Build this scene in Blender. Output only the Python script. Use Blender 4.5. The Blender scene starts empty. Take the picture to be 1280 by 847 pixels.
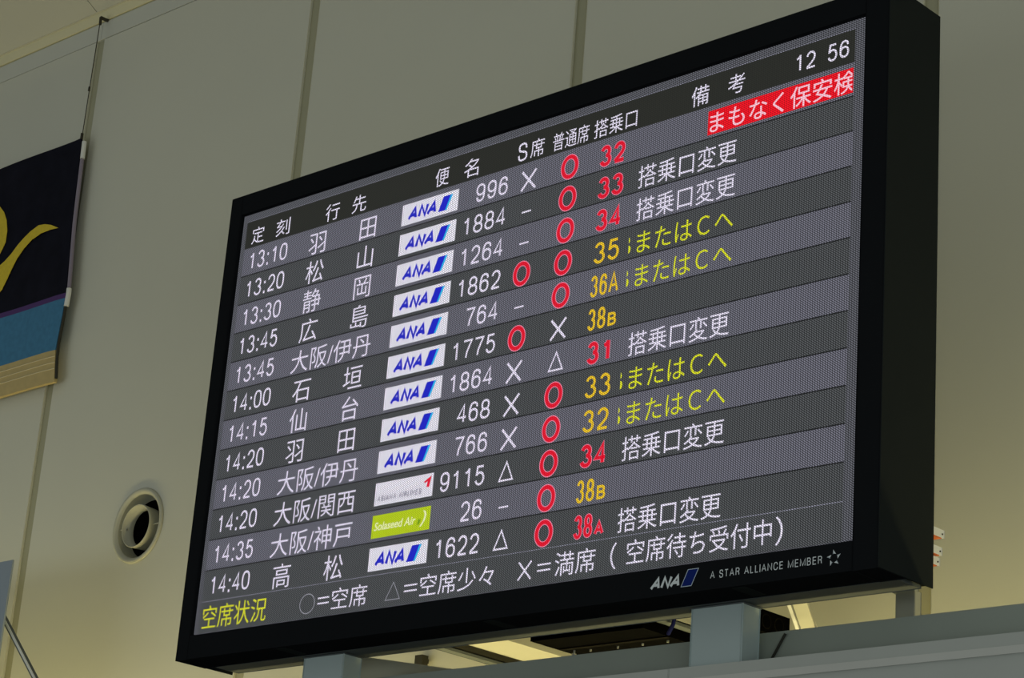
import bpy, bmesh, math
from mathutils import Matrix, Vector

scene = bpy.context.scene
COL = scene.collection
TOP = 5.2                      # height of the display's top edge above the floor
DW, DH = 3.2, 1.907            # display width and height


def V(u, v, d=0.0):
    """u along the display, v down from its top edge, d depth behind its front face"""
    return Vector((u, d, TOP - v))


# ------------------------------------------------------------------ camera
cam_data = bpy.data.cameras.new('camera')
cam = bpy.data.objects.new('camera', cam_data)
COL.objects.link(cam)
r0 = (0.7324127, -0.07375326, 0.67685455)
r1 = (-0.1766131, 0.93950807, 0.29348322)
r2 = (-0.65755566, -0.33449222, 0.67508185)


def cv(r):
    return Vector((r[0], r[2], -r[1]))


ax, ay, az = cv(r0), -cv(r1), -cv(r2)
M = Matrix(((ax.x, ay.x, az.x, 6.92914671), (ax.y, ay.y, az.y, -5.4205995),
            (ax.z, ay.z, az.z, TOP - 3.59915), (0, 0, 0, 1)))
cam.matrix_world = M
cam_data.sensor_width = 36.0
cam_data.lens = 2880.0 / 1280.0 * 36.0
cam_data.clip_end = 200
scene.camera = cam

def px2(b, d):
    """photo-measured outline point -> its place on the banner's plane"""
    x, y = b
    ray = Vector(((x - 640) / 2880.0, (y - 423.5) / 2880.0, 1.0))
    rr = Vector(r0) * ray.x + Vector(r1) * ray.y + Vector(r2) * ray.z
    k = (d + 5.4205995) / rr.z
    return (6.92914671 + rr.x * k, 3.59915 + rr.y * k)


# ------------------------------------------------------------------ light
world = bpy.data.worlds.new('world')
scene.world = world
world.use_nodes = True
bg = world.node_tree.nodes['Background']
bg.inputs[0].default_value = (0.95, 1.0, 0.95, 1)
bg.inputs[1].default_value = 0.195


def area(name, loc, target, sx, sy, power, col):
    d = bpy.data.lights.new(name, 'AREA')
    d.shape = 'RECTANGLE'
    d.size = sx
    d.size_y = sy
    d.energy = power
    d.color = col
    o = bpy.data.objects.new(name, d)
    o.location = loc
    o.rotation_euler = (Vector(target) - Vector(loc)).to_track_quat('-Z', 'Y').to_euler()
    COL.objects.link(o)
    return o


# low daylight through the hall's windows, in front of the display on both sides
area('window_daylight', (-5.0, -8.0, 1.6), (0.5, 1.0, 5.4), 8.0, 2.4, 95, (0.86, 0.97, 1.0))
area('window_daylight', (10.5, -6.5, 1.6), (2.0, 1.0, 5.0), 6.0, 2.4, 135, (0.82, 0.96, 1.0))
# warm lamps in the trough between the ledge and the wall, pointing up
for k in range(4):
    area('cove_lamp', (-6.0 + 3.6 * k, 0.74, 2.75), (-6.0 + 3.6 * k, 0.90, 6.0), 3.4, 0.10, 15.5, (1.0, 0.86, 0.40))

scene.view_settings.view_transform = 'Standard'
scene.view_settings.look = 'None'
scene.view_settings.exposure = 0.0
scene.view_settings.gamma = 1.0
scene.view_settings.use_curve_mapping = False


# ------------------------------------------------------------------ materials
def lin(c):
    return tuple(((x / 255) / 12.92 if x / 255 < 0.04045 else ((x / 255 + 0.055) / 1.055) ** 2.4) for x in c) + (1,)


def mat(name, col, rough=0.6, metal=0.0, noise=0.06, scale=6.0, bump=0.0, bscale=200.0, spec=0.5):
    m = bpy.data.materials.new(name)
    m.use_nodes = True
    nt = m.node_tree
    b = nt.nodes['Principled BSDF']
    b.inputs['Roughness'].default_value = rough
    b.inputs['Metallic'].default_value = metal
    b.inputs['Specular IOR Level'].default_value = spec
    tc = nt.nodes.new('ShaderNodeTexCoord')
    n = nt.nodes.new('ShaderNodeTexNoise')
    n.inputs['Scale'].default_value = scale
    n.inputs['Detail'].default_value = 4
    nt.links.new(tc.outputs['Object'], n.inputs['Vector'])
    mix = nt.nodes.new('ShaderNodeMix')
    mix.data_type = 'RGBA'
    mix.inputs[6].default_value = tuple(c * (1 - noise) for c in col[:3]) + (1,)
    mix.inputs[7].default_value = tuple(min(1, c * (1 + noise)) for c in col[:3]) + (1,)
    nt.links.new(n.outputs['Fac'], mix.inputs[0])
    nt.links.new(mix.outputs[2], b.inputs['Base Color'])
    if bump:
        n2 = nt.nodes.new('ShaderNodeTexNoise')
        n2.inputs['Scale'].default_value = bscale
        nt.links.new(tc.outputs['Object'], n2.inputs['Vector'])
        bp = nt.nodes.new('ShaderNodeBump')
        bp.inputs['Strength'].default_value = bump
        bp.inputs['Distance'].default_value = 0.002
        nt.links.new(n2.outputs['Fac'], bp.inputs['Height'])
        nt.links.new(bp.outputs['Normal'], b.inputs['Normal'])
    return m


PU, PV = 0.0092, 0.0074        # spacing of the diode columns, and of the moire stripes painted over them


def dot_group():
    g = bpy.data.node_groups.new('led_dots_moire', 'ShaderNodeTree')
    g.interface.new_socket('Fac', in_out='OUTPUT', socket_type='NodeSocketFloat')
    N, L = g.nodes, g.links
    tc = N.new('ShaderNodeTexCoord')
    sp = N.new('ShaderNodeSeparateXYZ')
    L.new(tc.outputs['Object'], sp.inputs[0])

    def m(op, a, b=None, c=None):
        n = N.new('ShaderNodeMath')
        n.operation = op
        for i, x in enumerate((a, b, c)):
            if x is None:
                continue
            if isinstance(x, (int, float)):
                n.inputs[i].default_value = x
            else:
                L.new(x, n.inputs[i])
        return n.outputs[0]
    u = m('DIVIDE', sp.outputs[0], PU)
    v = m('DIVIDE', sp.outputs[2], PV)
    v2 = m('ADD', v, m('MULTIPLY', u, 0.70 * PU / PV))     # slanting moire stripes painted into the emission
    fu = m('MULTIPLY', m('SUBTRACT', m('FRACT', u), 0.5), 2.0)
    fv = m('MULTIPLY', m('SUBTRACT', m('FRACT', v2), 0.5), 2.0)
    du = m('SUBTRACT', 1.0, m('POWER', m('ABSOLUTE', fu), 4.0))
    dv = m('SUBTRACT', 1.0, m('POWER', m('ABSOLUTE', fv), 1.0))
    d = m('MULTIPLY', du, dv)
    out = N.new('NodeGroupOutput')
    L.new(d, out.inputs[0])
    return g


DOTS = dot_group()


def led(name, rgb, lo=0.0, hi=2.55, k=1.0):
    """light-giving diodes: emission only, on a black base"""
    m = bpy.data.materials.new(name)
    m.use_nodes = True
    nt = m.node_tree
    b = nt.nodes['Principled BSDF']
    b.inputs['Base Color'].default_value = (0.01, 0.01, 0.01, 1)
    b.inputs['Roughness'].default_value = 0.7
    b.inputs['Specular IOR Level'].default_value = 0.2
    g = nt.nodes.new('ShaderNodeGroup')
    g.node_tree = DOTS
    mr = nt.nodes.new('ShaderNodeMapRange')
    mr.inputs['From Max'].default_value = 1.0
    mr.inputs['To Min'].default_value = lo * k
    mr.inputs['To Max'].default_value = hi * k
    nt.links.new(g.outputs[0], mr.inputs['Value'])
    b.inputs['Emission Color'].default_value = lin(rgb)
    nt.links.new(mr.outputs[0], b.inputs['Emission Strength'])
    return m


W_ODD = led('led_row_light', (90, 90, 100))
W_EVEN = led('led_row_dark', (66, 68, 70))
W_HEAD = led('led_header', (40, 41, 37), 0.6, 1.4)
W_MARG = led('led_margin', (76, 77, 83))
W_LINE = led('led_line_dark', (22, 23, 24), 1, 1)
W_LLINE = led('led_line_light', (118, 118, 132))
T_WHITE = led('led_white', (200, 195, 212), 0.5, 2.1)
T_THIN = led('led_white_thin', (150, 150, 160), 0.6, 1.5)
T_RED = led('led_red', (214, 14, 42), 0.75, 1.4)
T_PINK = led('led_pink', (228, 130, 158), 0.7, 1.4)
T_YEL = led('led_yellow', (188, 192, 32), 0.45, 2.1)
T_AMB = led('led_amber', (202, 168, 34), 0.5, 2.1)
T_REDBOX = led('led_red_box', (205, 8, 26), 0.5, 2.2)
T_PALE = led('led_pale', (242, 190, 205), 0.7, 1.4)
L_WHITE = led('led_logo_white', (198, 196, 206), 0.3, 2.5)
L_BLUE = led('led_logo_blue', (28, 34, 190), 0.7, 1.4)
L_CYAN = led('led_logo_cyan', (40, 170, 225), 0.7, 1.4)
L_LIME = led('led_logo_lime', (160, 180, 22), 0.4, 2.3)
L_PALE = led('led_logo_pale', (222, 228, 170), 0.7, 1.4)
L_GREY = led('led_logo_grey', (112, 112, 132), 0.7, 1.4)
L_RED = led('led_logo_red', (220, 20, 50), 0.7, 1.4)
L_GREEN = led('led_logo_green', (110, 150, 20), 0.7, 1.4)

BLACK = mat('bezel_black', (0.0125, 0.0135, 0.0150), 0.8, bump=0.05, bscale=400, spec=0.0)
SIDE = mat('cabinet_side_black', (0.022, 0.0255, 0.0250), 0.8, bump=0.05, bscale=300, spec=0.0)
GAP = mat('gap_black', (0.002, 0.002, 0.002), 0.9, spec=0.0)
PLATE = mat('underside_grey', (0.125, 0.14, 0.14), 0.7, spec=0.1)
POST = mat('post_blue_grey', (0.50, 0.58, 0.56), 0.5, noise=0.04)
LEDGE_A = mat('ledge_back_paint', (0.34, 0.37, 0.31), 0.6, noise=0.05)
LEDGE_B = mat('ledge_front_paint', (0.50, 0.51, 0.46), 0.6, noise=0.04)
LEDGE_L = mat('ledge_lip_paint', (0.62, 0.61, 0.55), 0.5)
WALL = mat('wall_panel_paint', (0.66, 0.65, 0.54), 0.7, noise=0.03, scale=1.5, bump=0.04, bscale=120)
SEAM = mat('wall_joint', (0.43, 0.41, 0.27), 0.8)
CORN = mat('cornice_paint', (0.63, 0.63, 0.545), 0.7, noise=0.03)
CEIL = mat('ceiling_paint', (0.58, 0.56, 0.45), 0.8, noise=0.03, scale=2)
CEILTRIM = mat('ceiling_trim_paint', (0.82, 0.75, 0.47), 0.7)
FLOOR = mat('floor_stone', (0.30, 0.29, 0.27), 0.35, noise=0.1, scale=3)
CREAM = mat('cream_steel', (0.52, 0.51, 0.42), 0.7, spec=0.2)
DARKSTEEL = mat('dark_steel', (0.05, 0.048, 0.037), 0.7, spec=0.1)
FIXBLACK = mat('fixture_black', (0.0012, 0.0011, 0.0011), 0.9, spec=0.02)
FIXBROWN = mat('fixture_brown', (0.008, 0.007, 0.005), 0.9, spec=0.03)
STEEL = mat('bolt_steel', (0.7, 0.7, 0.66), 0.35, metal=0.8)
GALV = mat('galvanised_steel', (0.36, 0.37, 0.34), 0.4, metal=0.4)
BLUEC = mat('blue_cable', (0.008, 0.010, 0.07), 0.8, spec=0.05)
WHITEP = mat('white_plastic', (0.80, 0.80, 0.76), 0.4)
ORANGE = mat('orange_plastic', (0.75, 0.16, 0.02), 0.5)
NAVY = mat('banner_navy_cloth', (0.0085, 0.009, 0.017), 0.95, noise=0.5, scale=9, bump=0.3, bscale=260, spec=0.1)
PURPLE = mat('banner_purple_cloth', (0.075, 0.03, 0.15), 0.9)
BLUE = mat('banner_blue_cloth', (0.05, 0.20, 0.36), 0.9, noise=0.25, scale=30, bump=0.3, bscale=300)
GOLD = mat('banner_gold_hem', (0.55, 0.42, 0.18), 0.8, noise=0.15, scale=20)
STITCH = mat('banner_stitch', (0.75, 0.66, 0.42), 0.8)
YELLOW = mat('banner_yellow_cloth', (0.75, 0.56, 0.035), 0.9, noise=0.15, scale=60, bump=0.3, bscale=300)
LAV = mat('lavender_tube', (0.27, 0.23, 0.30), 0.5)
WIRE = mat('wire_dark', (0.05, 0.045, 0.03), 0.5, metal=0.5)
VENT = mat('vent_cream', (0.50, 0.49, 0.38), 0.45, noise=0.04)
VENTIN = mat('vent_inner', (0.30, 0.29, 0.20), 0.6)
SIGN = mat('sign_blue_grey', (0.33, 0.38, 0.42), 0.5)
SILVER = mat('silver_print', (0.80, 0.84, 0.84), 0.5)
EMBLUE = mat('emblem_blue', (0.004, 0.018, 0.17), 0.6, spec=0.1)
EMEDGE = mat('emblem_edge', (0.6, 0.7, 0.8), 0.4)


# ------------------------------------------------------------------ builders
def empty(name, loc, label=None, cat=None, group=None, kind=None):
    o = bpy.data.objects.new(name, None)
    COL.objects.link(o)
    o.location = loc
    if label: o['label'] = label
    if cat: o['category'] = cat
    if group: o['group'] = group
    if kind: o['kind'] = kind
    return o


class MB:
    """collects shapes in world coordinates; build() links them as one mesh object"""
    def __init__(s):
        s.v, s.f, s.mi, s.mats, s.smooth = [], [], [], [], []

    def m(s, mt):
        if mt not in s.mats:
            s.mats.append(mt)
        return s.mats.index(mt)

    def add(s, vs, fs, mt, smooth=False):
        b = len(s.v)
        s.v += [Vector(x) for x in vs]
        k = s.m(mt)
        for f in fs:
            s.f.append([b + i for i in f])
            s.mi.append(k)
            s.smooth.append(smooth)
        return s

    def box(s, u0, u1, v0, v1, d0, d1, mt, bev=0.0):
        if bev:
            bm = bmesh.new()
            bmesh.ops.create_cube(bm, size=1)
            for x in bm.verts:
                x.co = V(u0 + (x.co.x + .5) * (u1 - u0), v0 + (x.co.z + .5) * (v1 - v0), d0 + (x.co.y + .5) * (d1 - d0))
            bmesh.ops.bevel(bm, geom=bm.edges[:], offset=bev, segments=2, affect='EDGES', profile=.5)
            bmesh.ops.recalc_face_normals(bm, faces=bm.faces)
            bm.verts.index_update()
            s.add([x.co.copy() for x in bm.verts], [[x.index for x in f.verts] for f in bm.faces], mt)
            bm.free()
            return s
        P = [V(u, v, d) for d in (d0, d1) for v in (v1, v0) for u in (u0, u1)]
        return s.add(P, [(0, 1, 3, 2), (5, 4, 6, 7), (4, 0, 2, 6), (1, 5, 7, 3), (2, 3, 7, 6), (4, 5, 1, 0)], mt)

    def prism(s, pts, d0, d1, mt):
        """closed outline (u,v) extruded in depth"""
        ar = sum(pts[i][0] * pts[(i + 1) % len(pts)][1] - pts[(i + 1) % len(pts)][0] * pts[i][1] for i in range(len(pts)))
        if ar > 0:
            pts = pts[::-1]
        n = len(pts)
        P = [V(p[0], p[1], d0) for p in pts] + [V(p[0], p[1], d1) for p in pts]
        F = [list(range(n)), list(range(2 * n - 1, n - 1, -1))]
        F += [[(i + 1) % n, i, n + i, n + (i + 1) % n] for i in range(n)]
        return s.add(P, F, mt)

    def beam(s, a, b, w, h, mt, up=Vector((0, 0, 1))):
        a, b = Vector(a), Vector(b)
        d = (b - a).normalized()
        x = d.cross(up).normalized()
        y = x.cross(d)
        P = [q + x * (i * w / 2) + y * (j * h / 2) for q in (a, b) for i, j in ((-1, -1), (1, -1), (1, 1), (-1, 1))]
        return s.add(P, [(3, 2, 1, 0), (4, 5, 6, 7), (0, 1, 5, 4), (1, 2, 6, 5), (2, 3, 7, 6), (3, 0, 4, 7)], mt)

    def tube(s, pts, r, mt, n=10, caps=True):
        pts = [Vector(p) for p in pts]
        rings = []
        base = len(s.v)
        for i, p in enumerate(pts):
            d = (pts[min(i + 1, len(pts) - 1)] - pts[max(i - 1, 0)]).normalized()
            a = d.cross(Vector((0, 1, 0.013)) if abs(d.y) < .9 else Vector((1, 0, 0))).normalized()
            b = d.cross(a)
            rings.append([p + (a * math.cos(2 * math.pi * k / n) + b * math.sin(2 * math.pi * k / n)) * r for k in range(n)])
        vs = [x for r_ in rings for x in r_]
        F = []
        for i in range(len(pts) - 1):
            for k in range(n):
                F.append((i * n + k, i * n + (k + 1) % n, (i + 1) * n + (k + 1) % n, (i + 1) * n + k))
        s.add(vs, F, mt, True)
        if caps:
            s.add(rings[0], [list(range(n))[::-1]], mt)
            s.add(rings[-1], [list(range(n))], mt)
        return s

    def lathe(s, cu, cv_, prof, mt, n=64):
        """prof: (radius, depth) pairs turned about the depth axis"""
        vs, F = [], []
        for r, d in prof:
            for k in range(n):
                a = 2 * math.pi * k / n
                vs.append(V(cu + r * math.cos(a), cv_ + r * math.sin(a), d))
        for i in range(len(prof) - 1):
            for k in range(n):
                F.append((i * n + k, i * n + (k + 1) % n, (i + 1) * n + (k + 1) % n, (i + 1) * n + k))
        return s.add(vs, F, mt, True)

    def build(s, name, parent=None, origin=None, **props):
        me = bpy.data.meshes.new(name)
        if origin is None and parent is not None:
            q = parent
            origin = Vector((0, 0, 0))
            while q is not None:
                origin = origin + q.location
                q = q.parent
        if origin is None:
            origin = Vector((0, 0, 0))
        origin = Vector(origin)
        me.from_pydata([v - origin for v in s.v], [], s.f)
        for mt in s.mats:
            me.materials.append(mt)
        me.polygons.foreach_set('material_index', s.mi)
        me.polygons.foreach_set('use_smooth', s.smooth)
        me.update()
        o = bpy.data.objects.new(name, me)
        COL.objects.link(o)
        if parent is not None:
            o.parent = parent
        else:
            o.location = origin
        for k, x in props.items():
            o[k] = x
        return o


# ------------------------------------------------------------------ lettering
_cache = {}


def glyph(s, off=0.0):
    """triangles of a string in font units, made with Blender's built-in font"""
    key = (s, off)
    if key in _cache:
        return _cache[key]
    if s == '1':
        t = off
        pts = [(0.26 - t, -t), (0.345 + t, -t), (0.345 + t, 0.69 + t), (0.285 - t, 0.69 + t), (0.255 - t, 0.60), (0.11 - t, 0.535 + t), (0.11 - t, 0.465 - t), (0.26 - t, 0.525 - t)]
        res = (pts, [[0, 1, 2, 3, 4, 7], [4, 5, 6, 7]])
        _cache[key] = res
        return res
    c = bpy.data.curves.new('lettering', 'FONT')
    c.body = s
    c.resolution_u = 3
    c.offset = off
    o = bpy.data.objects.new('lettering', c)
    COL.objects.link(o)
    bpy.context.view_layer.update()
    me = bpy.data.meshes.new_from_object(o.evaluated_get(bpy.context.evaluated_depsgraph_get()))
    res = ([(v.co.x, v.co.y) for v in me.vertices], [list(p.vertices) for p in me.polygons])
    bpy.data.objects.remove(o)
    bpy.data.curves.remove(c)
    bpy.data.meshes.remove(me)
    _cache[key] = res
    return res


def put(mb, s, u0, u1, v0, v1, d, mt, off=0.0, shear=0.0, clip=None, ref=None):
    """fit the ink of a string to the box; ref = string whose ink bounds set the scale"""
    pts, fs = glyph(s, off)
    rp = glyph(ref if ref else s, 0.0)[0]
    rp = [(x + shear * y, y) for x, y in rp]
    pts = [(x + shear * y, y) for x, y in pts]
    x0, x1 = min(p[0] for p in rp), max(p[0] for p in rp)
    y0, y1 = min(p[1] for p in rp), max(p[1] for p in rp)
    P = [(u0 + (x - x0) / (x1 - x0) * (u1 - u0), v1 - (y - y0) / (y1 - y0) * (v1 - v0)) for x, y in pts]
    vs = [V(p[0], p[1], d) for p in P]
    if clip:
        bm = bmesh.new()
        bv = [bm.verts.new(x) for x in vs]
        for f in fs:
            try:
                bm.faces.new([bv[i] for i in f])
            except ValueError:
                pass
        for pos, sgn in clip:
            bmesh.ops.bisect_plane(bm, geom=bm.verts[:] + bm.edges[:] + bm.faces[:], plane_co=V(pos, 0, 0),
                                   plane_no=(sgn, 0, 0), clear_outer=True)
        bm.verts.index_update()
        mb.add([x.co.copy() for x in bm.verts], [[x.index for x in f.verts] for f in bm.faces], mt)
        bm.free()
    else:
        mb.add(vs, fs, mt)
    return mb


def em(mb, ch, uc, vc, w, h, d, mt, off=0.0):
    """one square-celled character centred on (uc,vc) in a cell w by h"""
    pts, fs = glyph(ch, off)
    mb.add([V(uc + (x - 0.5) * w, vc - (y - 0.36) * h, d) for x, y in pts], fs, mt)
    return mb


def digits(mb, s, u0, cw, v0, v1, d, mt, t=.0085, grow=0.0):
    """stroke digits in cells of width cw; a colon takes half a cell"""
    u = u0
    for ch in s:
        w = cw * (0.5 if ch == ':' else 1.0)
        if ch == ':':
            h = (v1 - v0)
            for q in (0.36, 0.93):
                mb.box(u + w * .5 - .0050, u + w * .5 + .0050, v0 + h * q - .0055, v0 + h * q + .0055, d, d + .0003, mt)
        elif ch != ' ':
            sk(mb, ch, u + cw * .08, u + cw * .92, v0, v1, t, d, mt, grow=grow)
        u += w
    return mb


def _arc(cx, cy, rx, ry, a0, a1, n=12):
    return [(cx + rx * math.cos(math.radians(a0 + (a1 - a0) * i / n)), cy + ry * math.sin(math.radians(a0 + (a1 - a0) * i / n))) for i in range(n + 1)]


def _smooth(p, k=2):
    for _ in range(k):
        q = [p[0]]
        for a, b in zip(p, p[1:]):
            q += [(a[0] * .75 + b[0] * .25, a[1] * .75 + b[1] * .25), (a[0] * .25 + b[0] * .75, a[1] * .25 + b[1] * .75)]
        p = q + [p[-1]]
    return p


def _sup(cx, cy, rx, ry, e=2.4, n=28):
    r = []
    for i in range(n + 1):
        a = 2 * math.pi * i / n
        c, q = math.cos(a), math.sin(a)
        r.append((cx + rx * math.copysign(abs(c) ** (2 / e), c), cy + ry * math.copysign(abs(q) ** (2 / e), q)))
    return r


SIX = [_smooth([(.93, .74), (.86, .93), (.62, 1.0), (.42, 1.0), (.18, .93), (.05, .70), (.02, .45), (.04, .30)]), _sup(.5, .31, .47, .31, 2.2)]
SKEL = {
    '0': [_sup(.5, .5, .5, .5, 2.5)],
    '1': [[(.16, .77), (.36, .80), (.52, .88), (.60, 1.0)], [(.60, 1.0), (.60, 0)]],
    '2': [_arc(.5, .70, .46, .30, 172, -20) + [(.80, .44), (.45, .24), (.15, .10), (.03, 0)], [(.0, 0), (1, 0)]],
    '3': [_arc(.48, .745, .41, .255, 165, -85), _arc(.49, .255, .48, .27, 88, -168)],
    '4': [[(.74, 0), (.74, 1.0), (.0, .28), (1.02, .28)]],
    '5': [[(.90, 1.0), (.20, 1.0), (.08, .50)] + _arc(.49, .33, .49, .335, 140, -162)],
    '6': SIX,
    '7': [[(.0, 1.0), (1.0, 1.0), (.66, .60), (.44, .28), (.36, 0)]],
    '8': [_sup(.5, .745, .41, .255, 2.15), _sup(.5, .255, .49, .255, 2.15)],
    '9': [[(1 - x, 1 - y) for x, y in p] for p in SIX],
    'A': [[(0, 0), (.5, 1.0), (1, 0)], [(.17, .33), (.83, .33)]],
    'B': [[(.55, 0), (.04, 0), (.04, 1.0), (.52, 1.0)] + _arc(.54, .76, .34, .24, 90, -90) + [(.04, .52)], [(.52, .52)] + _arc(.56, .26, .40, .26, 90, -90) + [(.5, 0)]],
    'C': [_smooth([(.95, .68), (.84, .97), (.52, 1.04), (.12, .95), (.0, .50), (.12, .05), (.52, -.04), (.88, .04), (.98, .34)])],
    'E': [[(1, 1), (.05, 1), (.05, 0), (1, 0)], [(.05, .52), (.92, .52)]],
    'I': [[(.5, 1), (.5, 0)]],
    'L': [[(.05, 1), (.05, 0), (.98, 0)]],
    'M': [[(0, 0), (0, 1), (.5, 0.02), (1, 1), (1, 0)]],
    'N': [[(0, 0), (0, 1), (1, 0), (1, 1)]],
    'R': [[(.04, 0), (.04, 1), (.6, 1)] + _arc(.6, .76, .34, .24, 90, -90) + [(.04, .52)], [(.58, .52), (.85, .40), (.92, 0)]],
    'S': [_smooth([(.93, .72), (.86, 1.0), (.48, 1.05), (.04, .95), (.06, .60), (.50, .52), (.96, .44), (1.0, .06), (.54, -.05), (.10, .0), (.02, .30)])],
    'T': [[(0, 1), (1, 1)], [(.5, 1), (.5, 0)]],
}


def ribbon(mb, pts, t, d, mt):
    """mitred strip along a polyline of (u,v) points"""
    q = [pts[0]]
    for p in pts[1:]:
        if math.hypot(p[0] - q[-1][0], p[1] - q[-1][1]) > 1e-5:
            q.append(p)
    n = len(q)
    closed = math.hypot(q[0][0] - q[-1][0], q[0][1] - q[-1][1]) < 1e-4
    vs = []
    for i in range(n):
        if closed:
            a, b, c = q[i - 1 if i else n - 2], q[i], q[i + 1 if i < n - 1 else 1]
        else:
            a, b, c = q[max(i - 1, 0)], q[i], q[min(i + 1, n - 1)]
        d1 = Vector((b[0] - a[0], b[1] - a[1]))
        d2 = Vector((c[0] - b[0], c[1] - b[1]))
        if d1.length < 1e-9: d1 = d2
        if d2.length < 1e-9: d2 = d1
        d1.normalize(); d2.normalize()
        n1, n2 = Vector((-d1.y, d1.x)), Vector((-d2.y, d2.x))
        m = n1 + n2
        if m.length < .3:
            m = n1.copy()
        m.normalize()
        k = t / 2 / max(.62, m.dot(n1))
        vs += [V(b[0] + m.x * k, b[1] + m.y * k, d), V(b[0] - m.x * k, b[1] - m.y * k, d)]
    mb.add(vs, [(2 * i, 2 * i + 1, 2 * i + 3, 2 * i + 2) for i in range(n - 1)], mt)


def sk(mb, ch, u0, u1, v0, v1, t, d, mt, shear=0.0, grow=0.0):
    """one stroke-built character whose ink fills the box"""
    h = t / 2
    for i, pl in enumerate(SKEL[ch]):
        P = []
        for x, y in pl:
            vv = v1 - h - y * (v1 - v0 - 2 * h)
            P.append((u0 + h + x * (u1 - u0 - 2 * h) + shear * (v1 - vv), vv))
        if ch in 'A' and len(P) == 3 and grow >= 0:
            pass
        ribbon(mb, P, t + grow, d - .00006 * i, mt)
    return mb


def word_sk(mb, s, u0, u1, v0, v1, t, d, mt, shear=0.0, gap=.28):
    wd = {'I': .12, 'M': 1.12, 'N': .92, 'A': .98, ' ': .42, 'L': .72, 'E': .8, 'C': .95, 'T': .82, 'S': .85, 'R': .88, 'B': .85}
    tot = sum(wd.get(c, .9) + gap for c in s) - gap
    k = (u1 - u0) / tot
    u = u0
    for c in s:
        w = wd.get(c, .9) * k
        if c != ' ':
            if c == 'I':
                mb.add([V(u + w / 2 - t / 2 + shear * (v1 - y) + e, y, d) for y, e in ((v1, 0), (v1, t), (v0, t), (v0, 0))], [(0, 1, 2, 3)], mt)
            else:
                sk(mb, c, u, u + w, v0, v1, t, d, mt, shear)
        u += w + gap * k
    return mb


def ring(mb, uc, vc, ru, rv, t, d, mt, n=40):
    vs, F = [], []
    for k in range(n):
        a = 2 * math.pi * k / n
        vs += [V(uc + ru * math.cos(a), vc + rv * math.sin(a), d), V(uc + (ru - t) * math.cos(a), vc + (rv - t) * math.sin(a), d)]
    for k in range(n):
        a, b = 2 * k, 2 * ((k + 1) % n)
        F.append((a, a + 1, b + 1, b))
    return mb.add(vs, F, mt)


def stroke(mb, a, b, t, d, mt):
    (x0, y0), (x1, y1) = a, b
    L = math.hypot(x1 - x0, y1 - y0)
    nx, ny = -(y1 - y0) / L * t / 2, (x1 - x0) / L * t / 2
    return mb.add([V(x0 + nx, y0 + ny, d), V(x1 + nx, y1 + ny, d), V(x1 - nx, y1 - ny, d), V(x0 - nx, y0 - ny, d)], [(0, 1, 2, 3)], mt)


def tri(mb, u0, u1, v0, v1, t, d, mt):
    o = [(u0, v1), (u1, v1), ((u0 + u1) / 2, v0)]
    cx, cy = (u0 + u1) / 2, v1 - (v1 - v0) / 3
    r = 1 - t
    i = [(cx + (x - cx) * r, cy + (y - cy) * r) for x, y in o]
    vs = [V(x, y, d) for x, y in o + i]
    return mb.add(vs, [(0, 1, 4, 3), (1, 2, 5, 4), (2, 0, 3, 5)], mt)


def quad(mb, pts, d, mt):
    return mb.add([V(x, y, d) for x, y in pts], [tuple(range(len(pts)))], mt)


# ================================================================== SETTING
WY = 1.2                       # wall plane
# ---- floor
MB().box(-12, 14, 5.2, 5.35, -14, 1.5, FLOOR).build('floor', kind='structure')

# ---- wall with its panels
wall = MB().box(-10.2, 10.2, -2.195, 5.2, WY + 0.25, WY + 0.4, SEAM).build('wall_back', kind='structure')
seams = [-2.885 - 1.815 * 3 + 1.815 * k for k in range(10)]
HW = 0.036
for u_ in seams:
    MB().box(u_ - .05, u_ + .05, -2.195, 5.2, WY + .014, WY + .25, SEAM).build('joint_strip', wall)
GV = -2.08                     # joint under the cornice
VC, VR = (-1.955, 0.83), 0.176  # air vent centre and hole radius


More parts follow.
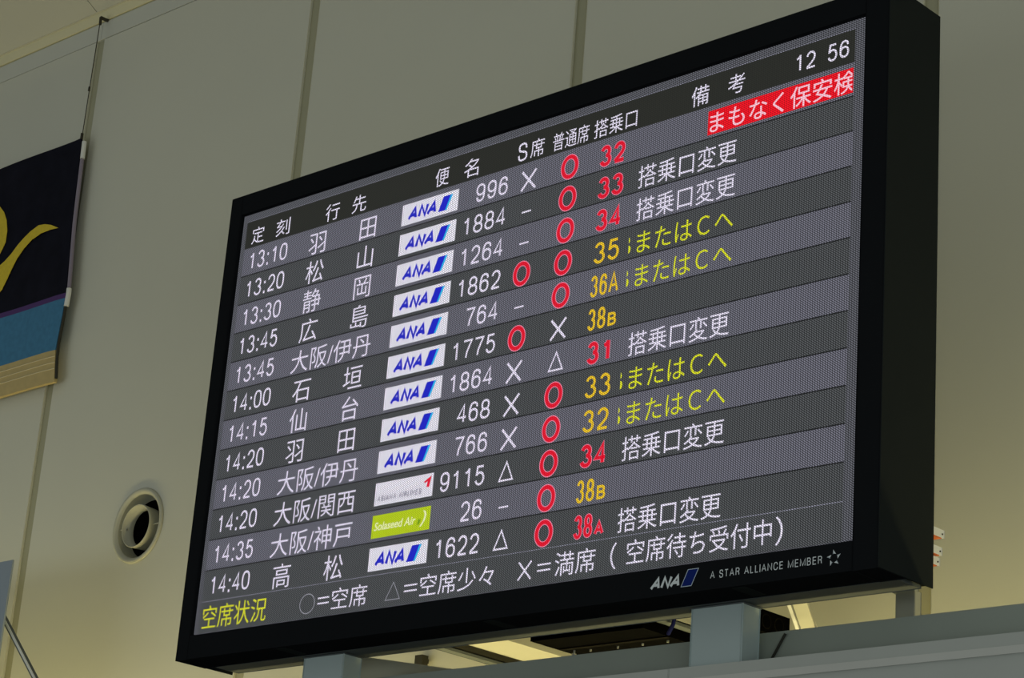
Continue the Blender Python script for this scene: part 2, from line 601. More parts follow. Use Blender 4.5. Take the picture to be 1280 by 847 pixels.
def panel(u0, u1, v0, v1, hole=False):
    mb = MB()
    if not hole:
        mb.box(u0, u1, v0, v1, WY, WY + 0.026, WALL, bev=0.002)
    else:
        n, cu, cw = 64, VC[0], VC[1]
        h = 0.30
        circ, sq = [], []
        for k in range(n):
            a = 2 * math.pi * (k + .5) / n
            c, s_ = math.cos(a), math.sin(a)
            m_ = max(abs(c), abs(s_))
            circ.append((cu + VR * c, cw + VR * s_))
            sq.append((cu + h * c / m_, cw + h * s_ / m_))
        vs = [V(x, y, WY) for x, y in circ] + [V(x, y, WY) for x, y in sq] + [V(x, y, WY + .026) for x, y in circ]
        F = [(k, n + k, n + (k + 1) % n, (k + 1) % n) for k in range(n)]
        F += [((k + 1) % n, 2 * n + (k + 1) % n, 2 * n + k, k) for k in range(n)]
        mb.add(vs, F, WALL)
        a0, a1, b0, b1 = cu - h, cu + h, cw - h, cw + h
        # corner triangles between the sampled square and its true corners
        for sx in (-1, 1):
            for sy in (-1, 1):
                idx = sorted(range(n), key=lambda k: abs(sq[k][0] - (cu + sx * h)) + abs(sq[k][1] - (cw + sy * h)))[:2]
                mb.add([V(*sq[idx[0]], WY), V(*sq[idx[1]], WY), V(cu + sx * h, cw + sy * h, WY)], [(0, 1, 2)], WALL)
        for r in ((u0, a0, v0, v1), (a1, u1, v0, v1), (a0, a1, v0, b0), (a0, a1, b1, v1)):
            mb.add([V(r[0], r[3], WY), V(r[1], r[3], WY), V(r[1], r[2], WY), V(r[0], r[2], WY)], [(0, 1, 2, 3)], WALL)
        for a, b in (((u0, v0), (u0, v1)), ((u1, v1), (u1, v0)), ((u1, v0), (u0, v0)), ((u0, v1), (u1, v1))):
            mb.add([V(*a, WY), V(*b, WY), V(*b, WY + .026), V(*a, WY + .026)], [(0, 1, 2, 3)], WALL)
    return mb.build('wall_panel', wall)


for k in range(9):
    a, b = seams[k] + HW, seams[k + 1] - HW
    panel(a, b, GV + .0025, 5.2, hole=(k == 3))
for k in range(9):
    MB().box(seams[k] + .0015, seams[k + 1] - .0015, -2.190, GV - .0025, WY - .001, WY + .026, CORN).build('cornice_panel', wall)

# ---- ceiling: cream trim, then a soffit that rises towards the hall
MB().box(-10.2, 10.2, GV - .01, GV + .01, WY + .02, WY + .25, SEAM).build('joint_strip', wall)
MB().box(-10.2, 10.2, -2.262, -2.198, WY - 0.006, WY + .2, CEILTRIM).build('trim_1', kind='structure')
sl = math.radians(30)
ceil = MB().add([V(-10.2, -2.262, WY + .2), V(10.2, -2.262, WY + .2), V(10.2, -2.262, WY - .02), V(-10.2, -2.262, WY - .02),
                 V(-10.2, -2.40, WY + .2), V(10.2, -2.40, WY + .2), V(10.2, -2.40, WY - .02), V(-10.2, -2.40, WY - .02)],
                [(0, 1, 2, 3), (7, 6, 5, 4), (0, 4, 5, 1), (3, 2, 6, 7)], CEIL).build('ceiling', kind='structure')
LEN = 3.4
for k in range(9):
    u0, u1 = seams[k] - .05 + .003, seams[k + 1] - .05 - .003
    y1, v1 = WY - .02 - LEN * math.cos(sl), -2.264 - LEN * math.sin(sl)
    P = [V(u0, -2.264, WY - .02), V(u1, -2.264, WY - .02), V(u1, v1, y1), V(u0, v1, y1)]
    n = Vector((0, math.sin(sl), math.cos(sl))) * .03
    P += [p + n for p in P]
    MB().add(P, [(0, 1, 2, 3), (7, 6, 5, 4), (0, 4, 5, 1), (1, 5, 6, 2), (2, 6, 7, 3), (3, 7, 4, 0)], CEIL).build('ceiling_panel', ceil)
P = [V(-10.2, -2.30, WY), V(10.2, -2.30, WY), V(10.2, -2.264 - LEN * .5 - .036, WY - .02 - LEN * .866), V(-10.2, -2.264 - LEN * .5 - .036, WY - .02 - LEN * .866)]
P += [p + Vector((0, 0, .05)) for p in P]
MB().add(P, [(0, 1, 2, 3), (7, 6, 5, 4), (0, 4, 5, 1), (1, 5, 6, 2), (2, 6, 7, 3), (3, 7, 4, 0)], SEAM).build('ceiling_backing', ceil)

# ---- ledge below the display: rear upstand, front fascia, trough floor
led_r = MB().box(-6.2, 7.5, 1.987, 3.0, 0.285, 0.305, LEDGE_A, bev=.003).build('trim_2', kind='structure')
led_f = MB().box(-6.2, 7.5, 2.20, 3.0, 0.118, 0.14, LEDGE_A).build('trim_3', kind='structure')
for a, b in ((-6.2, -3.2), (-3.196, -0.42), (-0.416, 2.348), (2.352, 5.1), (5.104, 7.5)):
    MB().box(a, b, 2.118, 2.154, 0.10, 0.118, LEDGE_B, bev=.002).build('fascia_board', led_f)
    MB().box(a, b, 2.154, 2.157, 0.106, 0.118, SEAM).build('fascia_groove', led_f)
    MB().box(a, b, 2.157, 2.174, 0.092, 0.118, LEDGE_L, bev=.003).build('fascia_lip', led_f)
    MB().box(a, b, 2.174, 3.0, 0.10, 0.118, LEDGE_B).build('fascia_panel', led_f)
MB().box(-6.2, 7.5, 2.50, 2.52, 0.118, 1.2, CREAM).build('trim_4', kind='structure')
MB().box(-6.2, 7.5, 3.0, 3.04, 0.10, 1.2, LEDGE_B).build('trim_5', kind='structure')

# ================================================================== DISPLAY
board = empty('departure_board', V(0, DH, 0), 'large black-framed airport departure board with rows of flight times on its lit screen', 'display')
S0 = .066, 3.108, .080, 1.818  # bezel opening
# cabinet behind the bezel
MB().box(.004, DW - .004, .004, DH - .012, .145, .285, SIDE, bev=.002).build('cabinet', board)
MB().box(0.0, S0[0], 0, DH, 0, .145, BLACK, bev=.0025).build('bezel_bar', board)
MB().box(S0[1], DW - .004, 0, DH, 0, .145, BLACK, bev=.0025).build('bezel_bar', board)
MB().box(S0[0] + .0006, S0[1] - .0006, 0, S0[2], 0, .145, BLACK, bev=.0012).build('bezel_bar', board)
MB().box(S0[0] + .0006, S0[1] - .0006, S0[3], DH, 0, .145, BLACK, bev=.0012).build('bezel_bar', board)
MB().box(DW - .0035, DW, -.001, DH + .0005, -.0005, .285, SIDE).build('side_panel', board)
MB().box(-.003, -.0002, 0, DH, 0, .285, SIDE).build('side_panel', board)
MB().box(0, DW - .004, -.004, -.0005, 0, .285, SIDE).build('top_panel', board)
mb = MB().box(.05, 3.165, DH - .0115, DH - .0015, .152, .272, PLATE, bev=.002)
mb.build('underside_plate', board, label='grey metal plate')
for a, b in ((.12, .98), (1.10, 2.02), (2.20, 3.08)):
    MB().box(a, b, DH - .011, DH - .001, .1445, .1515, GAP).build('cooling_slot', board)
for a in (.55, 1.6, 2.65):
    MB().box(a, a + .05, DH - .002, DH + .0015, .02, .13, SIDE).build('seam_strip', board)
for v, l in ((1.712, .071), (1.768, .060), (1.803, .048)):
    f = MB().box(3.150, 3.190, v, v + .022, .2855, .2855 + l, WHITEP, bev=.002)
    f.box(3.151, 3.189, v + .0223, v + .026, .2855, .2855 + l - .012, ORANGE)
    f.tube([V(3.1895, v + .012, .2855 + l - .010), V(3.1915, v + .012, .2855 + l - .010)], .003, GAP, 8)
    f.build('latch', board, label='white latch with orange underside')

# ---- screen
SD = .012
screen = MB().box(.0745, 3.0985, .0865, 1.8105, SD, SD + .02, W_MARG).build('screen', board)
MB().box(S0[0], S0[1], S0[2], S0[3], SD + .021, SD + .05, GAP).build('screen_backing', board)
D1, D2, D3, D4 = SD - .0006, SD - .0012, SD - .0018, SD - .0024
R0, RH = .2365, .1210
MB().box(.0985, 3.060, .1185, R0, D1, SD - .0001, W_HEAD).build('header_bar', screen)
MB().box(.0985, 3.060, .1165, .1185, D1, SD - .0001, W_LLINE).build('divider', screen)
for k in range(12):
    v0 = R0 + RH * k
    MB().box(.0985, 3.060, v0, v0 + RH, D1, SD - .0001, W_EVEN if k % 2 else W_ODD).build('row_band', screen)
    if k < 11:
        MB().box(.0985, 3.060, v0 + RH - .0035, v0 + RH + .0005, D2, D1 - .00005, W_LINE).build('divider', screen)
    else:
        MB().box(.0985, 3.060, v0 + RH - .001, v0 + RH + .0015, D2, D1 - .00005, W_LLINE).build('divider', screen)
MB().box(.0985, 3.060, R0 + RH * 12 + .0015, 1.8105, D1, SD - .0001, W_EVEN).build('footer_band', screen)

# ---- header lettering
def word(name, items, mt=T_WHITE):
    for s, a, b, v0, v1 in items:
        put(MB(), s, a, b, v0, v1, D3, mt).build(name, screen)


word('header_text', [('定', .138, .213, .152, .224), ('刻', .286, .367, .152, .224)])
word('header_text', [('行', .575, .655, .154, .226), ('先', .727, .805, .154, .226)])
word('header_text', [('便', 1.178, 1.249, .150, .224), ('名', 1.327, 1.401, .150, .224)])
word('header_text', [('席', 1.659, 1.725, .152, .224)])
word('header_text', [('普通席', 1.767, 1.937, .156, .226)])
word('header_text', [('搭乗口', 1.962, 2.157, .156, .226)])
word('header_text', [('備', 2.396, 2.471, .148, .222), ('考', 2.551, 2.622, .146, .218)])
sk(MB(), 'S', 1.597, 1.644, .154, .222, .0078, D3, T_WHITE).build('header_text', screen)
for c_, u_ in (('12', 2.820), ('56', 2.951)):
    digits(MB(), c_, u_, .046, .148, .210, D3, T_WHITE, t=.0070).build('clock_text', screen)

# ---- rows
ROWS = [
    ('13:10', '羽田', 'ANA', '996', 'x', 'o', ('32', 'r'), 'box'),
    ('13:20', '松山', 'ANA', '1884', '-', 'o', ('33', 'r'), 'chg'),
    ('13:30', '静岡', 'ANA', '1264', '-', 'o', ('34', 'r'), 'chg'),
    ('13:45', '広島', 'ANA', '1862', 'o', 'o', ('35', 'y'), 'alt'),
    ('13:45', '大阪/伊丹', 'ANA', '764', '-', 'o', ('36A', 'y'), 'alt'),
    ('14:00', '石垣', 'ANA', '1775', 'o', 'x', ('38b', 'y'), ''),
    ('14:15', '仙台', 'ANA', '1864', 'x', 't', ('31', 'r'), 'chg'),
    ('14:20', '羽田', 'ANA', '468', 'x', 'o', ('33', 'y'), 'alt'),
    ('14:20', '大阪/伊丹', 'ANA', '766', 'x', 'o', ('32', 'y'), 'alt'),
    ('14:20', '大阪/関西', 'ASI', '9115', 't', 'o', ('34', 'r'), 'chg'),
    ('14:35', '大阪/神戸', 'SOL', '26', '-', 'o', ('38b', 'y'), ''),
    ('14:40', '高松', 'ANA', '1622', 't', 'o', ('38a', 'r'), 'chg'),
]


def ana(mb, u, v, w, h, t, d, ink, shear=.34):
    """slanted wordmark, lower left corner of its first letter at u, ink height h from v"""
    lw = (w - shear * h) / 3
    for i, c in enumerate('ANA'):
        sk(mb, c, u + i * lw + (.0 if i != 1 else .06 * lw), u + (i + 1) * lw - (.0 if i != 1 else .04 * lw), v, v + h, t, d - .0002 * i, ink, shear)


def mark(m_, kind, uc, v):
    if kind == 'o':
        ring(m_, uc, v + .068, .0425, .0485, .020, D3 + .0002, T_PINK)
        ring(m_, uc, v + .068, .0395, .0455, .0145, D3, T_RED)
    elif kind == 'x':
        stroke(m_, (uc - .034, v + .034), (uc + .034, v + .108), .0095, D3, T_WHITE)
        stroke(m_, (uc + .034, v + .034), (uc - .034, v + .108), .0095, D3 - .0001, T_WHITE)
    elif kind == '-':
        m_.box(uc - .022, uc + .022, v + .0695, v + .0760, D3, D3 + .0002, T_WHITE)
    else:
        tri(m_, uc - .036, uc + .036, v + .028, v + .102, .27, D3, T_WHITE)


for k, (tm, dest, air, num, s1, s2, gate, rem) in enumerate(ROWS):
    v = R0 + RH * k
    m_ = MB()
    digits(m_, tm, .132, .0535, v + .0235, v + .0970, D3, T_WHITE)
    m_.build('departure_time', screen)
    m_ = MB()
    if '/' in dest:
        put(m_, dest, .469, .909, v + .022, v + .113, D3, T_WHITE)
    else:
        em(m_, dest[0], .548, v + .069, .110, .102, D3, T_WHITE)
        em(MB(), dest[1], .830, v + .069, .110, .102, D3, T_WHITE).build('destination_name', screen)
    m_.build('destination_name', screen)
    # airline plate
    if air == 'ANA':
        lg = MB().box(1.014, 1.308, v + .0205, v + .1055, D2, D1 - .0001, L_WHITE)
        ana(lg, 1.042, v + .038, .170, .054, .0135, D3, L_BLUE)
        quad(lg, [(1.207, v + .092), (1.243, v + .092), (1.268, v + .034), (1.231, v + .034)], D3, L_BLUE)
        quad(lg, [(1.243, v + .092), (1.252, v + .092), (1.279, v + .034), (1.268, v + .034)], D3, L_CYAN)
    elif air == 'ASI':
        lg = MB().box(1.014, 1.308, v + .0205, v + .1055, D2, D1 - .0001, L_WHITE)
        word_sk(lg, 'ASIANA AIRLINES', 1.028, 1.252, v + .070, v + .091, .0042, D3, L_GREY, .1)
        quad(lg, [(1.262, v + .048), (1.298, v + .030), (1.296, v + .042), (1.268, v + .054)], D3, L_RED)
        quad(lg, [(1.298, v + .030), (1.290, v + .072), (1.276, v + .068), (1.284, v + .040)], D3 - .0002, L_RED)
    else:
        lg = MB().box(1.014, 1.308, v + .0205, v + .1055, D2, D1 - .0001, L_LIME)
        put(lg, 'Solaseed Air', 1.026, 1.236, v + .048, v + .078, D3, L_PALE, off=.02, shear=.2)
        pts = [(1.270, v + .032), (1.284, v + .036), (1.290, v + .050), (1.284, v + .070), (1.268, v + .090), (1.256, v + .092),
               (1.272, v + .074), (1.279, v + .056), (1.278, v + .044)]
        quad(lg, pts[0:3] + pts[7:9], D3, L_PALE)
        quad(lg, pts[2:8], D3 - .0002, L_PALE)
        quad(lg, [(1.250, v + .060), (1.262, v + .066), (1.254, v + .084), (1.246, v + .080)], D3, L_GREEN)
    lg.build('airline_logo', screen)
    m_ = MB()
    digits(m_, num, 1.564 - .0565 * len(num), .0565, v + .0275, v + .1, D3, T_WHITE)
    m_.build('flight_number', screen)
    m_ = MB(); mark(m_, s1, 1.661, v); m_.build('seat_mark', screen)
    m_ = MB(); mark(m_, s2, 1.856, v); m_.build('seat_mark', screen)
    g, c = gate
    mt = T_RED if c == 'r' else T_AMB
    m_ = MB()

    def gtext(m_, s, u, cw, a, b):
        if c == 'r':
            digits(m_, s, u, cw, a, b, D3 + .0003, T_PINK, t=min(.0135, cw * .25), grow=.0045)
            digits(m_, s, u, cw, a, b, D3, mt, t=min(.0135, cw * .25))
        else:
            digits(m_, s, u, cw, a, b, D3, mt, t=min(.0105, cw * .23))
    if len(g) == 2:
        gtext(m_, g, 1.992, .0625, v + .028, v + .106)
    elif g[2] == 'A':
        gtext(m_, g[:2], 1.988, .0415, v + .028, v + .106)
        sk(m_, 'A', 2.074, 2.118, v + .028, v + .106, .0095, D3, mt)
    else:
        gtext(m_, g[:2], 1.986, .0435, v + .028, v + .106)
        if c == 'r':
            sk(m_, g[2].upper(), 2.079, 2.119, v + .056, v + .104, .0095, D3 + .0003, T_PINK, grow=.0045)
        sk(m_, g[2].upper(), 2.079, 2.119, v + .056, v + .104, .0095, D3, mt)
    m_.build('gate_number', screen)
    if rem == 'chg':
        put(MB(), '搭乗口変更', 2.179, 2.600, v + .026, v + .110, D3, T_WHITE).build('remark_text', screen)
    elif rem == 'alt':
        m_ = put(MB(), 'またはＣへ', 2.190, 2.598, v + .030, v + .106, D3, T_YEL)
        put(m_, 'Ｂ', 2.100, 2.164, v + .034, v + .104, D3, T_YEL, clip=[(2.153, -1)])
        m_.build('remark_text', screen)
    elif rem == 'box':
        m_ = MB().box(2.472, 3.057, v + .0185, v + .1065, D2, D1 - .0001, T_REDBOX)
        put(m_, 'まもなく保安検', 2.481, 3.066, v + .026, v + .103, D3, T_PALE, off=.004, clip=[(3.054, 1)])
        m_.build('remark_text', screen)

# ---- legend line at the bottom
F0, F1 = 1.714, 1.794
put(MB(), '空席状況', .117, .483, 1.706, 1.797, D3, T_YEL).build('legend_text', screen)
ring(MB(), .708, 1.757, .041, .038, .0035, D3, T_THIN).build('legend_mark', screen)
tri(MB(), 1.116, 1.193, 1.722, 1.789, .13, D3, T_THIN).build('legend_mark', screen)
m_ = stroke(MB(), (1.753, 1.724), (1.811, 1.786), .007, D3, T_WHITE)
stroke(m_, (1.811, 1.724), (1.753, 1.786), .007, D3 - .0001, T_WHITE).build('legend_mark', screen)
for t_, a_, b_, c_, d_ in (('＝', .764, .824, 1.740, 1.766), ('空席', .839, 1.022, F0, F1), ('＝', 1.210, 1.274, 1.742, 1.768),
                           ('空席少々', 1.288, 1.640, F0, F1), ('＝', 1.838, 1.898, 1.740, 1.766), ('満席', 1.916, 2.092, F0 - .004, F1 - .002),
                           ('（', 2.156, 2.182, 1.706, 1.796), ('空席待ち受付中', 2.225, 2.801, 1.706, 1.788), ('）', 2.815, 2.843, 1.704, 1.796)):
    put(MB(), t_, a_, b_, c_, d_, D3, T_WHITE).build('legend_text', screen)

# ---- emblems on the lower bezel bar
m_ = MB()
ana(m_, 2.338, 1.8455, .136, .0405, .0095, -.0012, SILVER, .42)
m_.build('emblem_wordmark', board, label='silver lettering')
m_ = MB()
quad(m_, [(2.464, 1.8885), (2.507, 1.8885), (2.534, 1.834), (2.490, 1.834)], -.0008, EMEDGE)
quad(m_, [(2.4675, 1.8865), (2.5055, 1.8865), (2.5305, 1.836), (2.492, 1.836)], -.0012, EMBLUE)
m_.build('emblem_stripe', board, label='blue slanted stripe with pale outline')
word_sk(MB(), 'A STAR ALLIANCE MEMBER', 2.580, 3.000, 1.8505, 1.8745, .0028, -.0012, SILVER).build('emblem_text', board)
m_ = MB()
for k in range(5):
    a = -math.pi / 2 + 2 * math.pi * k / 5
    ca, sa = math.cos(a), math.sin(a)

    def rot(x, y):
        return (3.042 + x * ca - y * sa, 1.8625 + x * sa + y * ca)
    quad(m_, [rot(.026, -.003), rot(.012, .0072), rot(.0135, -.001)], -.0012, SILVER)
    quad(m_, [rot(.026, -.003), rot(.0135, -.001), rot(.0115, -.0045)], -.0012, SIGN)
m_.build('emblem_star', board, label='ring of five silver darts')

# ================================================================== POSTS AND FITTINGS
def post(u0, u1, lab):
    p = empty('support_post', V((u0 + u1) / 2, 2.5, .22), lab, 'post', 'posts under the departure board')
    MB().box(u0, u1, DH + .0045, 2.499, .175, .262, POST, bev=.004).build('post_shaft', p)
    MB().box(u0 - .006, u1 + .006, DH + .0012, DH + .0044, .17, .268, PLATE).build('head_plate', p)


post(2.373, 2.574, 'blue-grey square post under the right part of the departure board')
post(.540, .752, 'blue-grey square post under the left end of the departure board')

# black fixture hanging over the trough
fx = empty('black_fixture', V(1.64, 1.845, .65), 'flat black fixture with bright bolt tips between the posts, below the board', 'fixture')
MB().box(1.36, 1.88, 1.79, 1.848, .515, .785, FIXBLACK, bev=.003).build('housing', fx)
MB().box(1.37, 1.875, 1.8485, 1.853, .655, .675, FIXBROWN).build('lip', fx)
for a in (1.47, 1.60, 1.715, 1.83):
    MB().tube([V(a, 1.8485, .715), V(a, 1.856, .715)], .0042, STEEL, 8).build('bolt', fx)
MB().tube([V(1.405, 1.8485, .70), V(1.405, 1.89, .70)], .004, STEEL, 8).tube([V(1.405, 1.862, .70), V(1.405, 1.876, .70)], .009, STEEL, 8).build('threaded_rod', fx)
MB().box(1.50, 1.53, 1.50, 1.79, .60, .63, DARKSTEEL).box(1.50, 1.53, 1.47, 1.50, .60, 1.199, DARKSTEEL).build('hanger_frame', fx)

# cross beams running back to the wall
def cross(u0, u1, v0, v1, mt, lab, extra=None, d0=.30):
    b = empty('cross_beam', V((u0 + u1) / 2, v1, 1.199), lab, 'beam', 'beams behind the departure board')
    MB().box(u0, u1, v0, v1, d0, 1.199, mt, bev=.003).build('beam_web', b)
    if extra:
        MB().box(u0 - .0, u1 + .0, v1 + .0005, v1 + .012, d0, 1.199, extra, bev=.002).build('bottom_flange', b)
    return b


cross(.80, .845, 1.70, 1.80, DARKSTEEL, 'narrow dark beam running back to the wall, right of the left post', PLATE)
cross(.94, 1.14, 1.74, 1.80, CREAM, 'wide cream beam running back to the wall, left of the black fixture')
cross(1.905, 1.945, 1.74, 1.81, CREAM, 'narrow cream beam running back to the wall at the right end of the black fixture', PLATE)
lb = empty('gusset_plate', V(.55, 2.4985, .56), 'pale cream plate with a sloping top edge just right of the left post', 'plate')
ga, gb = px2((425, 816.2), .56), px2((640, 846), .56)
MB().prism([ga, gb, (gb[0], 2.4985), (ga[0], 2.4985)], .56, .566, CREAM).build('plate_body', lb)
gc = px2((523, 824), 1.15)
MB().box(gc[0] - .022, gc[0] + .022, gc[1] - .02, gc[1] + .022, 1.15, 1.185, DARKSTEEL).box(gc[0] - .012, gc[0] + .012, gc[1] - .01, gc[1] + .01, 1.185, 1.199, DARKSTEEL).build(
    'wall_clip', None, V(gc[0], gc[1] + .022, 1.199), label='small dark square clip on the wall right of the left post', category='clip')

# blue cable looped over the narrow beam
MB().tube([V(1.985, 1.70, .56), V(1.985, 1.80, .56), V(1.965, 1.835, .575), V(1.925, 1.858, .60)], .007, BLUEC, 8).build(
    'cable', None, V(1.95, 1.84, .58), label='dark blue cable beside the black fixture', category='cable')

# black twin-hole box right of the right post
bx = empty('speaker_box', V(2.28, 1.87, .66), 'small black box with two round holes, right of the right post', 'box')
MB().box(2.19, 2.288, 1.80, 1.868, .62, .80, FIXBLACK, bev=.004).build('housing', bx)
for q in (.675, .745):
    MB().tube([V(2.2885, 1.834, q), V(2.2905, 1.834, q)], .022, GAP, 16).build('hole', bx)
    ring_ = MB()
    ring_.tube([V(2.2882, 1.834, q), V(2.2892, 1.834, q)], .026, FIXBROWN, 16).build('rim', bx)
MB().box(2.22, 2.25, 1.60, 1.80, .68, .70, DARKSTEEL).box(2.22, 2.25, 1.60, 1.62, .70, 1.199, DARKSTEEL).build('mounting_arm', bx)
MB().beam(V(2.665, 1.995, .279), V(2.60, 2.095, .279), .008, .004, DARKSTEEL, up=Vector((0, 1, 0))).build(
    'cable_strap', None, V(2.63, 2.05, .279), label='dark strap slanting down the ledge beside the right post', category='strap')

# slanted strut and pale conduit
st = empty('wall_strut', V(2.25, 1.95, 1.1), 'slanted cream strut with a white conduit, right of the black box', 'strut')
MB().beam(V(2.47, 1.72, .56), V(2.151, 1.887, 1.198), .05, .02, CREAM).build('strut_bar', st)
MB().beam(V(2.425, 1.728, .56), V(2.115, 1.895, 1.19), .012, .012, WHITEP).build('conduit', st)


# metal bracket under the display's right end
bk = empty('metal_bracket', V(2.96, 2.4985, .5), 'grey metal bracket standing behind the ledge under the right end of the departure board', 'bracket')
MB().box(2.928, 2.996, 1.845, 1.930, .495, .53, GALV, bev=.002).build('bracket_plate', bk)
MB().box(2.922, 3.002, 1.834, 1.845, .485, .505, GALV, bev=.002).build('bracket_cap', bk)
MB().box(2.94, 2.985, 1.9305, 2.4985, .497, .525, GALV).build('bracket_arm', bk)

# ================================================================== AIR VENT
vent = empty('air_vent', V(VC[0], VC[1] + .19, WY), 'round cream air vent with a dark nozzle set in the wall left of the board', 'vent')
MB().lathe(*VC, [(.190, WY - .001), (.190, WY - .006), (.186, WY - .012), (.176, WY - .013), (.167, WY - .008), (.160, WY + .002)], VENT).build('flange', vent)
MB().lathe(*VC, [(.160, WY + .002), (.158, WY + .02), (.154, WY + .045), (.147, WY + .070)], VENT).build('bowl', vent)
MB().lathe(*VC, [(.155, WY + .0705), (.0001, WY + .0715)], GAP, 32).build('dark_back', vent)
NC = (VC[0] - .006, VC[1] + .002)
MB().lathe(*NC, [(.104, WY + .0703), (.1085, WY + .0), (.1085, WY - .012), (.106, WY - .015), (.1035, WY - .012), (.100, WY + .015), (.0945, WY + .017), (.092, WY + .048)], VENT).build('nozzle', vent)
MB().lathe(*NC, [(.093, WY + .046), (.0001, WY + .047)], GAP, 32).build('nozzle_opening', vent)
MB().tube([V(NC[0] - .108, NC[1], WY + .012), V(VC[0] - .158, VC[1], WY + .012)], .003, VENT, 8).build('pivot_pin', vent)
MB().tube([V(NC[0] + .108, NC[1], WY + .012), V(VC[0] + .158, VC[1], WY + .012)], .003, VENT, 8).build('pivot_pin', vent)
MB().tube([V(NC[0] - .101, NC[1] + .002, WY + .01), V(NC[0] - .094, NC[1] + .002, WY + .01)], .005, STEEL, 8).build('screw', vent)

# ================================================================== BANNER
BD = 1.14
banner = empty('hanging_banner', V(-3.6, .02, BD), 'dark banner with a yellow wing, blue band and gold hem hanging on the left wall', 'banner')


EDGE = [px2(p, BD) for p in ((102.5, 172), (96.5, 222), (90, 275), (82.5, 365.6), (76, 402), (69, 437), (67.5, 477))]


def edge_u(v):
    """right edge of the cloth, slightly bowed"""
    for (ua, va), (ub, vb) in zip(EDGE, EDGE[1:]):
        if v <= vb:
            return ua + (ub - ua) * (v - va) / (vb - va)
    return EDGE[-1][0]


NT, NP, NB, NG, NE = [px2(p, BD)[1] for p in ((102.5, 172), (82.3, 365.6), (81.5, 372), (69, 437), (67.5, 477))]


def strip(name, va, vb, mt, d=BD, th=.006, wav=.004, parent=banner, rows=12, **pr):
    """a length of cloth from u=-4.6 to the bowed edge; va, vb give (v at the left, v at the right edge)"""
    mb = MB()
    nu = 24
    vs, F = [], []
    for layer in (0, 1):
        for j in range(rows + 1):
            for i in range(nu + 1):
                s_ = i / nu
                q = j / rows
                vm = (va[0] * (1 - s_) + va[1] * s_) * (1 - q) + (vb[0] * (1 - s_) + vb[1] * s_) * q
                uu = -4.6 + (edge_u(vm) + 4.6) * s_
                dd = d + layer * th + wav * math.sin(uu * 7 + vm * 2) * (0 if s_ > .98 else 1)
                vs.append(V(uu, vm, dd))
    n1 = (rows + 1) * (nu + 1)
    for j in range(rows):
        for i in range(nu):
            a = j * (nu + 1) + i
            F.append((a + nu + 1, a + nu + 2, a + 1, a))
            F.append((n1 + a, n1 + a + 1, n1 + a + nu + 2, n1 + a + nu + 1))
    for j in range(rows):
        a = j * (nu + 1) + nu
        F.append((a, a + nu + 1, n1 + a + nu + 1, n1 + a))
    for i in range(nu):
        F.append((i + 1, i, n1 + i, n1 + i + 1))
        a = rows * (nu + 1) + i
        F.append((a, a + 1, n1 + a + 1, n1 + a))
    mb.add(vs, F, mt, False)
    return mb.build(name, parent, **pr)


strip('navy_cloth', (NT, NT), (NP, NP), NAVY)
strip('purple_band', (NP, NP), (NB, NB), PURPLE, rows=2)
strip('blue_band', (NB, NB), (NG, NG), BLUE, rows=5)
strip('gold_hem', (NG, NG), (NE, NE), GOLD, th=.02, rows=4)
for q in (.035, .070, .105):
    strip('hem_stitch', (NG + q, NG + q), (NG + q + .003, NG + q + .003), STITCH, d=BD - .0015, th=.002, rows=1)


def wing(name, pts, d):
    mb = MB()
    mb.prism(pts, d, d + .002, YELLOW)
    return mb.build(name, banner)


W1 = [(72.5, 284.5), (64, 281), (56, 280), (48, 281.5), (38, 289), (30, 297), (22, 306), (14, 317), (6, 326), (-2, 333), (-14, 341),
      (-24, 362), (-16, 374), (-6, 371), (2, 362), (8, 350), (14, 337), (21, 323), (30, 310), (40, 299), (51, 291.5), (62, 287)]
W2 = [(-26, 247), (-10, 250), (0, 258), (5, 265), (8.2, 275), (9, 288), (7, 302), (1, 315), (-8, 330), (-20, 344), (-22, 330), (-14, 312), (-11, 292), (-14, 272)]
wing('yellow_wing', [px2(b, BD - .008) for b in W1], BD - .008)
wing('yellow_neck', [px2(b, BD - .008) for b in W2], BD - .0085)

# tube along the banner's edge, wire up to the ceiling
def along(pa, pb, off, n=4):
    """points beside the cloth edge between two measured heights"""
    va, vb = px2(pa, BD)[1], px2(pb, BD)[1]
    return [V(edge_u(va + (vb - va) * i / n) + off, va + (vb - va) * i / n, BD + .008) for i in range(n + 1)]


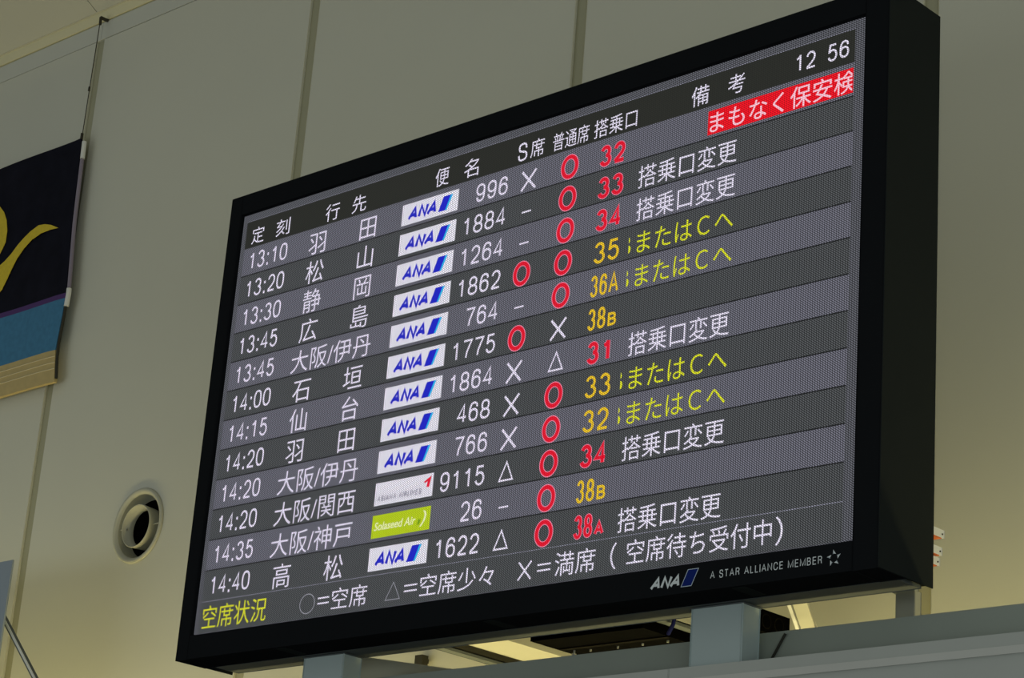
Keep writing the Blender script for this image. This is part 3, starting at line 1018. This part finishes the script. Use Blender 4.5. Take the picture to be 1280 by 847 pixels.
MB().tube(along((108, 175), (103, 197), .016), .013, WHITEP, 10).build('tube_sleeve', banner, label='white sleeve')
MB().tube(along((103, 198), (88, 358), .014, 6), .011, LAV, 10).build('edge_tube', banner, label='lavender tube')
MB().tube(along((88, 359), (84, 381), .014), .014, WHITEP, 10).build('tube_sleeve', banner, label='white sleeve')
MB().tube(along((84, 382), (69, 472), .008), .008, DARKSTEEL, 8).build('edge_shadow', banner)  # thin dark tube standing in for the shadow beside the cloth's lower edge
ta = px2((102.6, 171), BD)
tb_ = px2((125.7, 24), 1.15)
tm_ = px2((111.5, 111), BD)
MB().tube([V(*ta, BD), V(*tm_, BD + .002), V(*tb_, 1.15)], .0026, WIRE, 8).build('wire', banner, label='thin suspension wire')
MB().tube([V(ta[0], ta[1] - .02, BD - .002), V(ta[0], ta[1] + .012, BD - .002)], .008, WIRE, 8).build('wire_clip', banner)
MB().tube([V(tm_[0], tm_[1] - .012, BD), V(tm_[0], tm_[1] + .012, BD)], .006, WIRE, 8).build('wire_clip', banner)
MB().tube([V(tb_[0] + .004, tb_[1] + .035, 1.15), V(tb_[0], tb_[1] - .01, 1.15)], .008, WIRE, 8).tube([V(tb_[0], tb_[1] - .01, 1.15), V(tb_[0], tb_[1] - .012, 1.20)], .010, WIRE, 8).build('wire_anchor', banner)

# ================================================================== SIGN AT LOWER LEFT
sg = empty('sign_board', V(-2.35, 2.4, .6), 'blue-grey sign board edge at the lower left, below the banner', 'sign')
a = px2((16, 699.5), .6)
MB().box(a[0] - 1.6, a[0], a[1], a[1] + 1.1, .6, .608, SIGN, bev=.001).build('sign_panel', sg)
MB().box(a[0] - .35, a[0] - .30, a[1] + .25, 2.75, .61, .66, DARKSTEEL).build('sign_leg', sg)
MB().box(a[0] - 1.3, a[0] - 1.25, a[1] + .25, 2.75, .61, .66, DARKSTEEL).build('sign_leg', sg)
p0, p1 = px2((3, 768), .66), px2((60, 878), .66)
dx, dv = p1[0] - p0[0], p1[1] - p0[1]
rod = MB().beam(V(p0[0] - dx * .1, p0[1] - dv * .1, .66), V(p0[0] + dx * 3.2, p0[1] + dv * 3.2, .66), .02, .02, PLATE, up=Vector((0, 1, 0)))
rod.beam(V(p0[0] - dx * .1 + .004, p0[1] - dv * .1 - .004, .648), V(p0[0] + dx * 3.2 + .004, p0[1] + dv * 3.2 - .004, .648), .010, .006, WHITEP, up=Vector((0, 1, 0)))
rod.build('brace_rod', sg, label='thin slanting grey brace')
